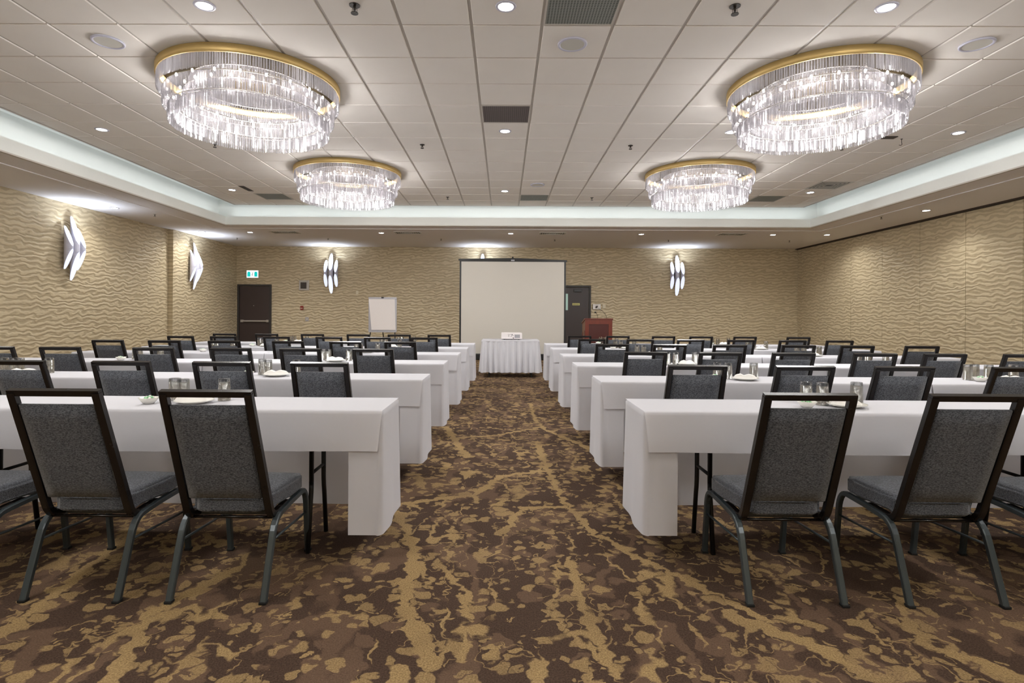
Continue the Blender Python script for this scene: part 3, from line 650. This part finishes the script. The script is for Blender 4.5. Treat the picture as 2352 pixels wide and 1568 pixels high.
# ------------------------------------------------------------------ flipchart easel
r = tag(empty('flipchart_easel', (-3.03, 14.0, 0), .03), 'grey flipchart easel with blank white paper pad against the far wall', 'easel')
m = MB(); m.box(-.35, .35, 0, .02, .83, 1.68, bev=.004); m.build('board', M['ltgrey'], r)
m = MB(); m.box(-.35, .35, -.02, .0, 1.655, 1.70, bev=.004); m.build('clamp_bar', M['ltgrey'], r)
m = MB(); m.box(-.03, .03, -.03, -.015, 1.675, 1.71, bev=.003); m.build('clamp_knob', M['black'], r)
m = MB(); m.box(-.345, .345, -.045, 0, .825, .845, bev=.003); m.build('pen_tray', M['ltgrey'], r)
m = MB(); m.add([(-.345, -.012, 1.655), (.30, -.012, 1.655), (.325, -.02, .885), (-.27, -.02, .885), (-.345, -.002, 1.655), (.30, -.002, 1.655), (.325, -.002, .885), (-.27, -.002, .885)], [(0, 3, 2, 1), (4, 5, 6, 7), (0, 1, 5, 4), (1, 2, 6, 5), (2, 3, 7, 6), (3, 0, 4, 7)])
m.build('paper_pad', M['paper'], r)
for (x0, y0, x1, y1) in ((-.3, .02, -.38, -.25), (.3, .02, .38, -.25), (0, .03, 0, .5)):
    m = MB(); m.sweep([(x0, y0+.01, .85), (x1, y1, .01)], .025, .02, (0, 0, 1)); m.build('leg', M['black'], r)

# ------------------------------------------------------------------ lectern
r = tag(empty('lectern', (2.02, 12.0, 0)), 'cherry wood lectern with panelled front standing near the screen', 'lectern')
zt_, zb_ = 1.205, 1.10
m = MB(); m.prism([(0, .06), (.42, .06), (.42, zb_), (0, zt_-.02)], -.29, -.265, 'x'); m.build('side_panel', M['wood'], r)
m = MB(); m.prism([(0, .06), (.42, .06), (.42, zb_), (0, zt_-.02)], .265, .29, 'x'); m.build('side_panel', M['wood'], r)
m = MB(); m.box(-.265, .265, 0, .022, .06, zt_-.02); m.build('front_panel', M['wood_dark'], r)
m = MB(); m.box(-.29, -.21, -.014, 0, .06, zt_-.02); m.box(.21, .29, -.014, 0, .06, zt_-.02); m.box(-.21, .21, -.014, 0, zt_-.12, zt_-.02); m.box(-.21, .21, -.014, 0, .06, .18); m.build('panel_moulding', M['wood'], r)
m = MB(); m.box(-.30, -.291, .03, .08, .2, .95); m.box(-.30, -.291, .34, .39, .2, .9); m.build('side_moulding', M['wood'], r)
m = MB(); m.prism([(-.025, zt_-.02), (.45, zb_-.01), (.45, zb_+.015), (-.025, zt_+.005)], -.305, .305, 'x'); m.build('reading_top', M['wood'], r)
m = MB(); m.box(-.31, .31, -.03, .45, 0, .06, bev=.008); m.build('plinth', M['wood'], r)
def mic(x, tipx, tipz, label):
    r = tag(empty('microphone', (2.02+x, 12.1, 1.19)), label, 'microphone'); dz = tipz-1.19
    m = MB(); m.cyl((0, 0), .018, -.005, .012, 12); m.build('mic_base', M['black'], r)
    m = MB(); m.sweep(arc((0, 0, 0), (.0, .0, dz*.6), (tipx, -.02, dz), 8), .008, .008, (0, 1, 0), n=6); m.build('gooseneck', M['black'], r)
    m = MB(); m.sphere((tipx-.01, -.025, dz), .02, 10, 8); m.build('mic_head', M['black'], r)
mic(0, -.05, 1.34, 'short black gooseneck microphone on the lectern'); mic(.19, -.22, 1.445, 'long black gooseneck microphone on the right of the lectern')

# ------------------------------------------------------------------ folding tables, cloths
LEN, TW, TH = 2.44, .457, .757
def make_table():
    r = empty('folding_table')                        # origin: aisle end, back edge, on the floor; extends +x and -y
    m = MB(); m.box(.008, LEN-.008, -TW+.008, -.008, TH-.03, TH-.004, bev=.004); m.build('tabletop', M['dark'], r)
    for x in (.38, LEN-.40):
        m = MB(); m.box(x-.02, x+.02, -TW+.05, -.05, TH-.055, TH-.03); m.build('leg_bracket', M['black'], r)
        for s in (-1, 1):
            y = -TW/2
            m = MB(); m.sweep([(x, y+s*.10, TH-.04), (x, y+s*.10, .36)]+arc((x, y+s*.10, .36), (x, y+s*.10, .30), (x, y+s*.115, .24), 3)+[(x, y+s*.15, 0.0)], .026, .026, (1, 0, 0), n=8); m.build('leg', M['black'], r)
        m = MB(); m.sweep([(x, -TW/2-.10, .40), (x, -TW/2+.10, .40)], .018, .018, (1, 0, 0), n=8); m.build('cross_rail', M['black'], r)
    return r
def make_cloth(front_drop=.21, seed=0, gap_end=False):
    rnd = random.Random(seed); m = MB(); t0 = .0; Z = TH
    # panel A: top, rounded front edge, short front drop. profile in (y,z)
    nx = 30; prof = [(-.0, Z-.005), (-.004, Z), (-.06, Z), (-TW/2, Z), (-TW+.06, Z), (-TW+.014, Z), (-TW+.005, Z-.0015), (-TW-.001, Z-.007), (-TW-.003, Z-.018), (-TW-.005, Z-.05), (-TW-.007, Z-.10), (-TW-.009, Z-.16), (-TW-.010, Z-front_drop)]
    ph = rnd.uniform(0, 6); vs = []
    for i in range(nx+1):
        x = LEN*i/nx
        for k, (y, z) in enumerate(prof):
            f = max(0, k-8)/4; wv = .0035*f*math.sin(x*6+ph)+.003*f*math.sin(x*13+ph*2)
            xx = x+(0.006*f if i == 0 else -.006*f if i == nx else 0)
            if i == 0 and f: xx += .014*f
            vs.append((xx, y-wv, z+(.004*math.sin(x*3+ph) if k == len(prof)-1 else 0)))
    K = len(prof); m.add(vs, [(i*K+k, i*K+k+1, (i+1)*K+k+1, (i+1)*K+k) for i in range(nx) for k in range(K-1)], 0, True)
    # panel B: long drop at back and both ends, wrapping the front corners behind the short drop
    def path():
        P = []; e = .004; rc = .03; wrap = .17
        def cn(cx, cy, a0, a1, n=5): return [(cx+rc*math.cos(a0+(a1-a0)*i/n), cy+rc*math.sin(a0+(a1-a0)*i/n), (math.cos(a0+(a1-a0)*i/n), math.sin(a0+(a1-a0)*i/n))) for i in range(n+1)]
        n = 5
        for i in range(n): P.append((wrap-(wrap-rc)*i/n, -TW, (0, -1)))
        P += cn(rc, -TW+rc, -PI/2, -PI)
        n = 8
        for i in range(1, n): P.append((0, -TW+rc+(TW-2*rc)*i/n, (-1, 0)))
        P += cn(rc, -rc, PI, PI/2)
        n = 40
        for i in range(1, n): P.append((rc+(LEN-2*rc)*i/n, 0, (0, 1)))
        P += cn(LEN-rc, -rc, PI/2, 0)
        n = 8
        for i in range(1, n): P.append((LEN, -rc-(TW-2*rc)*i/n, (1, 0)))
        P += cn(LEN-rc, -TW+rc, 0, -PI/2)
        n = 5
        for i in range(1, n+1): P.append((LEN-rc-(wrap-rc)*i/n, -TW, (0, -1)))
        return P
    P = path(); n = len(P); LV = 12; vs = []; acc = 0; S = [0]
    for a, b in zip(P[:-1], P[1:]): S.append(S[-1]+math.dist(a[:2], b[:2]))
    tot = S[-1]
    for lv in range(LV+1):
        t = max(0, (lv-2)/(LV-2)); z = (Z-.03)-(Z-.03-.125)*t
        if lv == 0: z = Z-.0005
        if lv == 1: z = Z-.010
        for i, (x, y, nn) in enumerate(P):
            s = S[i]; edge = min(s, tot-s)
            o_ = (-.012 if lv == 0 else 0)+.004*(lv > 0)+.008*t
            if edge > .9: o_ += .010*t*math.sin(s*5.5+ph)                    # soft folds in the long back drop
            else: o_ += .007*t*math.sin(s*21+ph)*(edge > .12)
            if y <= -TW+1e-6: o_ = (-.012 if lv == 0 else -.003-.0*t)       # stays behind the front drop
            zz = z
            if lv == LV: zz += .008*math.exp(-((edge-.62)/.12)**2)            # hem lifts at the outer corner
            vs.append((x+nn[0]*o_, y+nn[1]*o_, zz))
    m.add(vs, [(q*n+i, q*n+i+1, (q+1)*n+i+1, (q+1)*n+i) for q in range(LV) for i in range(n-1)], 0, True)
    o = m.build('tablecloth', M['linen'])
    return o

ORD = ['front', 'second', 'third', 'fourth', 'fifth', 'last']
TB = {-1: [3.30, 4.69, 6.13, 7.52, 8.85, 10.16], 1: [3.325, 4.634, 5.98, 7.38, 8.838, 10.28]}
TX = {-1: [-.615, -.612, -.605, -.575, -.55, -.515], 1: [.72, .725, .725, .73, .725, .735]}
CT = {-1: [2.31, 3.71, 5.25, 6.72, 8.1, 9.28], 1: [2.33, 3.67, 5.05, 6.47, 7.92, 9.27]}
tab0 = make_table(); tabM = None; cloths = {}
first = True
SIDE = {-1: 'left', 1: 'right'}
def mirror_mesh(o, nm):
    me = o.data.copy(); me.transform(Matrix.Scale(-1, 4, (1, 0, 0))); me.flip_normals(); c = o.copy(); c.data = me; return c
clothR = [make_cloth(.208, 3), make_cloth(.203, 8), make_cloth(.213, 13)]
clothL = []
for o in clothR:
    c = mirror_mesh(o, 'tablecloth'); col.objects.link(c); clothL.append(c)
usedc = set(); usedt = False
def place_table(side, k, outer):
    global usedt
    x = TX[side][k]+side*(outer*(LEN+.006)); y = TB[side][k]
    t = tab0 if not usedt else copy_tree(tab0); usedt = True
    t.location = (x if side > 0 else x-LEN, y, 0)
    where = 'farther from the aisle' if outer else 'beside the aisle'
    tag(t, 'black-legged folding table under a white cloth, %s row on the %s, %s' % (ORD[k], SIDE[side], where), 'table', 'cloth-covered folding tables')
    lst = clothR if side > 0 else clothL; q = (k+outer) % 3; c = lst[q]
    if (side, q) in usedc: c = c.copy(); col.objects.link(c)
    usedc.add((side, q)); c.location = (x, y, 0)
    tag(c, 'long white cloth draped over the %s row table on the %s, %s' % (ORD[k], SIDE[side], where), 'tablecloth', 'white cloths on the rows of tables')
for side in (-1, 1):
    for k in range(6):
        place_table(side, k, 0)
        if k > 0: place_table(side, k, 1)

# ------------------------------------------------------------------ chairs
def make_chair():
    r = empty('banquet_chair')                    # origin between the rear feet; faces +y
    def top(t): return (0, .12-.215*t, .36+.57*t)
    up0, up1 = (.105, .375), (-.088, .913)
    def up(z): t = (z-up0[1])/(up1[1]-up0[1]); return up0[0]+(up1[0]-up0[0])*t
    # back frame: one tube from under the seat, up, across and down
    pth = []
    for s in (-1, 1):
        x0, x1 = s*.183, s*.176
        seg = [Vector((x0, .30, .337))]+arc((x0, .17, .330), (x0, .118, .327), (x0, up(.40), .40), 6)+[Vector((x1, up1[0]+.002, up1[1]-.012)), Vector((x1-s*.0, up1[0]-.001, up1[1]))]
        pth.append(seg)
    m = MB()
    for seg in pth: m.sweep(seg, .03, .022, (0, 1, .3), n=4)
    bf = MB()
    for s, seg in zip((-1, 1), pth):
        bf.sweep(seg, .027, .024, (0, 1, 0) if 0 else (0, .94, .34), n=4) if 0 else None
    # built as boxes following the lean for crisp rectangular tube
    def tube(path, w, d, mm):       # w along x, d perpendicular in the yz plane
        rings = []; N = len(path)
        for i, p in enumerate(path):
            a = path[max(0, i-1)]; b = path[min(N-1, i+1)]; t = Vector((0, b[1]-a[1], b[2]-a[2])).normalized(); nrm = Vector((0, -t.z, t.y)); c = w*.14
            prof = [(w/2-c, -d/2), (w/2, -d/2+c), (w/2, d/2-c), (w/2-c, d/2), (-w/2+c, d/2), (-w/2, d/2-c), (-w/2, -d/2+c), (-w/2+c, -d/2)]
            rings.append([Vector(p)+Vector((q[0], 0, 0))+nrm*q[1] for q in prof])
        k = 8; mm.add([v for g_ in rings for v in g_], [(i*k+q, i*k+(q+1) % k, (i+1)*k+(q+1) % k, (i+1)*k+q) for i in range(N-1) for q in range(k)]+[tuple(range(k)), tuple((N-1)*k+q for q in range(k))])
    m = MB()
    for seg in pth: tube(seg, .033, .032, m)
    # top rail
    zt = up1[1]; yt = up1[0]; ln = Vector((0, up0[0]-up1[0], up0[1]-up1[1])).normalized()
    n2 = Vector((0, -ln.z, ln.y))
    rail = []
    for x in (-.191, .191):
        for (a, b) in ((-.012, -.013), (.012, -.013), (.012, .013), (-.012, .013)):
            pz = Vector((x, yt, zt))+n2*a-ln*b; rail.append(pz)
    m.add(rail, [(0, 1, 2, 3), (4, 7, 6, 5), (0, 4, 5, 1), (1, 5, 6, 2), (2, 6, 7, 3), (3, 7, 4, 0)])
    m.sweep([(-.183, .135, .325), (.183, .135, .325)], .014, .014, (0, 0, 1), n=8)
    m.build('back_frame', M['frame'], r)
    # upholstered back
    m = MB(); bm = bmesh.new(); bmesh.ops.create_cube(bm, size=1)
    bmesh.ops.subdivide_edges(bm, edges=bm.edges[:], cuts=5, use_grid_fill=True)
    z0, z1 = .425, .862
    for v in bm.verts:
        u, d, h = v.co.x*2, v.co.y*2, v.co.z*2; z = (z0+z1)/2+(z1-z0)/2*h; y = up(z)
        ed = min(1, (1-abs(h))/.25)*min(1, (1-abs(u))/.25)
        th = .012+.009*min(1, ed*3)*(1 if d > 0 else .35); v.co = Vector((u*.1605, y+d*th, z))
    bmesh.ops.bevel(bm, geom=[e for e in bm.edges if len(e.link_faces) == 2 and e.calc_face_angle() > .8], offset=.004, segments=2, affect='EDGES')
    m.bm(bm, 0, True); m.build('backrest', M['seat'], r)
    # seat cushion
    m = MB(); bm = bmesh.new(); bmesh.ops.create_cube(bm, size=1); bmesh.ops.subdivide_edges(bm, edges=bm.edges[:], cuts=7, use_grid_fill=True)
    for v in bm.verts:
        u, d, h = v.co.x*2, v.co.y*2, v.co.z*2; t = (d+1)/2; hw = .165+.045*min(1, t*1.5)
        y = .10+.375*t; rr = math.sqrt(max(0, 1-max(0, abs(u)-.7)**2*4)) if abs(u) > .7 and d > .7 else 1
        if abs(d) > .99: y -= math.copysign(.028, d)*abs(u)**6
        z = .352+(.072+.012*t)*(h+1)/2+.010*(1-u*u)*(1-d*d)*(h > 0)+(.010*t if h < 0 else 0.008*t)
        if t > .9 and h > 0: z -= .010*(t-.9)/.1
        v.co = Vector((u*hw, y, z))
    bmesh.ops.bevel(bm, geom=[e for e in bm.edges if len(e.link_faces) == 2 and e.calc_face_angle() > .8], offset=.012, segments=3, affect='EDGES')
    m.bm(bm, 0, True); m.build('seat', M['seat'], r)
    # leg frames
    m = MB()
    for s in (-1, 1):
        x = s*.203
        tube([Vector((x, .445, .345)), Vector((x, .30, .340)), Vector((x, .165, .330))], .026, .024, m)
    m.sweep([(-.2, .42, .335), (.2, .42, .335)], .02, .02, (0, 0, 1)); m.sweep([(-.2, .20, .325), (.2, .20, .325)], .02, .02, (0, 0, 1))
    m.build('seat_frame', M['leg'], r)
    for s in (-1, 1):
        x = s*.203
        m = MB(); tube([Vector((x, .43, .3455))]+arc((x, .445, .3455), (x, .50, .347), (x, .517, .27), 6)+[Vector((x, .548, .008))], .026, .024, m); m.build('leg', M['leg'], r)
        m = MB(); tube([Vector((x, .19, .331))]+arc((x, .18, .331), (x, .115, .328), (x, .09, .25), 6)+[Vector((x, .005, .008))], .028, .024, m); m.build('leg', M['leg'], r)
        m = MB(); m.sweep([(x*.99, .525, .215), (x*.99, .082, .235)], .012, .012, (0, 0, 1), n=8); m.build('stretcher', M['leg'], r)
        for y in (.549, .004):
            m = MB(); m.box(x-.016, x+.016, y-.016, y+.016, 0, .012, bev=.003); m.build('glide', M['rubber'], r)
    return r
ch0 = make_chair(); usedch = False
CXS = {-1: [-1.235, -1.89, -2.57, -3.30, -4.13, -4.82], 1: [1.268, 1.95, 2.615, 3.37, 4.0, 4.72]}
ADJ = {(-1, 0): [-1.228, -1.858, -2.5], (1, 0): [1.268, 1.955, 2.62], (-1, 1): [-1.22, -1.87, -2.54, -3.24], (1, 1): [1.265, 1.965, 2.61, 3.37],
       (-1, 2): [-1.225, -1.91, -2.56, -3.29, -4.17, -4.80], (1, 2): [1.275, 1.945, 2.60, 3.33, 3.95, 4.66], (-1, 3): [-1.24, -1.90, -2.59, -3.36, -4.08, -4.76],
       (1, 3): [1.245, 1.91, 2.60, 3.39, 4.06, 4.80], (-1, 4): [-1.15, -1.83, -2.53, -3.29, -4.06, -4.68], (1, 4): [1.24, 1.92, 2.63, 3.34, 4.06, 4.72],
       (-1, 5): [-1.07, -1.73, -2.41, -3.17, -3.93, -4.63, -5.3][:6], (1, 5): [1.25, 1.88, 2.63, 3.25, 3.97, 4.85]}
SEQ = ['nearest the aisle', 'second from the aisle', 'third from the aisle', 'fourth from the aisle', 'fifth from the aisle', 'sixth from the aisle']
random.seed(11)
for side in (-1, 1):
    for k in range(6):
        for j, x in enumerate(ADJ[(side, k)]):
            o = ch0 if not usedch else copy_tree(ch0); usedch = True
            rz = random.uniform(-.02, .02) if k else 0
            o.location = (x, CT[side][k]+.092, 0); o.rotation_euler = (0, 0, rz)
            pl = 'foremost row' if k == 0 else ORD[k]+' row'
            tag(o, 'charcoal banquet chair, %s on the %s, %s' % (pl, SIDE[side], SEQ[j]), 'chair', 'banquet chairs facing the screen')

# ------------------------------------------------------------------ place settings
def make_glass():
    m = MB()      # upturned tumbler: mouth down, thick faceted foot up
    m.lathe([(.0335, 0), (.0305, .112), (.029, .122), (.0005, .122), (.0005, .104), (.027, .102), (.0318, .0)], n=14, close=True)
    return m.build('drinking_glass', M['glass'])
def make_plate():
    m = MB(); m.lathe([(.0005, 0), (.06, 0), (.062, .004), (.098, .014), (.1, .018), (.095, .018), (.06, .008), (.0005, .007)], n=32, close=False); return m.build('plate', M['china'])
def make_napkin():
    m = MB(); nx, ny = 14, 6; vs = []
    for q in (0, 1):
        for i in range(nx+1):
            for j in range(ny+1):
                u, v = i/nx*2-1, j/ny*2-1; h = .018+.018*abs(math.sin(u*2.6+.6))*(1-.4*abs(v))+.016*math.exp(-((u+.35)/.2)**2)*(1-v*v)
                e = max(0, 1-max(abs(u), abs(v))**8); vs.append((u*.085+.01*v, v*(.045-.012*u*u)+.012*math.sin(u*3), (.010+h*e) if q else .010+.0*u))
    K = (nx+1)*(ny+1); f = []
    for i in range(nx):
        for j in range(ny):
            a = i*(ny+1)+j; f.append((a, a+1, a+ny+2, a+ny+1)); f.append((K+a, K+a+ny+1, K+a+ny+2, K+a+1))
    for i in range(nx):
        for j in (0, ny): a = i*(ny+1)+j; b = a+ny+1; f.append((a, b, K+b, K+a))
    for j in range(ny):
        for i in (0, nx): a = i*(ny+1)+j; b = a+1; f.append((a, b, K+b, K+a))
    m.add(vs, f, 0, True); return m.build('folded_napkin', M['napkin'])
def make_bowl():
    m = MB(); m.lathe([(.0005, .0), (.026, 0), (.036, .012), (.05, .032), (.047, .032), (.034, .015), (.02, .006), (.0005, .006)], n=24); b = m.build('candy_bowl', M['china'])
    return b
def make_mints():
    m = MB(); rd = random.Random(4)
    for k in range(26):
        a = rd.uniform(0, 2*PI); rr = .034*math.sqrt(rd.random()); z = .022+.016*(1-rr/.036)+rd.uniform(-.004, .004)
        m.sphere((rr*math.cos(a), rr*math.sin(a), z), rd.uniform(.006, .009), 6, 4, k % 2)
    return m.build('wrapped_mints', [M['mint'], M['china']])
G0, P0_, N0, B0, MI = make_glass(), make_plate(), make_napkin(), make_bowl(), make_mints(); usedp = set()
def put(proto, x, y, z, rz, label, cat, group):
    o = proto if proto.name not in usedp else proto.copy()
    if proto.name in usedp: col.objects.link(o)
    usedp.add(proto.name); o.location = (x, y, z); o.rotation_euler = (0, 0, rz); tag(o, label, cat, group); return o
PAIR = {(-1, 0): [-1.81, -1.92, -1.89, -1.90, -1.86, -1.84], (1, 0): [1.735, 1.735, 1.73, 1.75, 1.76, 1.78], (-1, 1): [None, -3.93, -3.90, -3.80, -3.76, -3.75], (1, 1): [None, 3.78, 3.70, 3.79, 3.79, 3.79]}
ZC = TH+.0022
for (side, outer), lst in PAIR.items():
    for k, px in enumerate(lst):
        if px is None: continue
        yb = TB[side][k]; w_ = '%s row %s table%s' % (ORD[k], SIDE[side], ' away from the aisle' if outer else ' beside the aisle')
        rd = random.Random(side*100+outer*10+k)
        j = lambda a: rd.uniform(-a, a)
        put(G0, px-.035, yb-.15+j(.01), ZC, j(3), 'clear upturned glass, left of the pair, '+w_, 'glass', 'upturned drinking glasses')
        put(G0, px+.035, yb-.20+j(.01), ZC, j(3), 'clear upturned glass, right of the pair, '+w_, 'glass', 'upturned drinking glasses')
        put(G0, px+.245, yb-.17+j(.02), ZC, j(3), 'clear upturned glass standing alone, '+w_, 'glass', 'upturned drinking glasses')
        if k == 1 and outer: put(G0, px-.11, yb-.17, ZC, .4, 'third clear upturned glass beside the pair, '+w_, 'glass', 'upturned drinking glasses')
        pp = (px+.13, yb-.27+j(.02)); rz = j(.5)
        put(P0_, pp[0], pp[1], ZC, 0, 'round white china plate on the '+w_, 'plate', 'white china plates')
        put(N0, pp[0], pp[1], ZC, rz, 'white folded napkin on a plate, '+w_, 'napkin', 'folded white napkins')
        put(B0, px-.10, yb-.27+j(.02), ZC, 0, 'small white bowl of mints on the '+w_, 'bowl', 'small white mint bowls')
        mi = put(MI, px-.10, B0.location.y if False else 0, ZC, j(3), 'green and white wrapped mints, '+w_, 'sweets', 'mints in bowls'); mi['kind'] = 'stuff'
        mi.location.y = [o for o in col.objects if o.name.startswith('candy_bowl')][-1].location.y
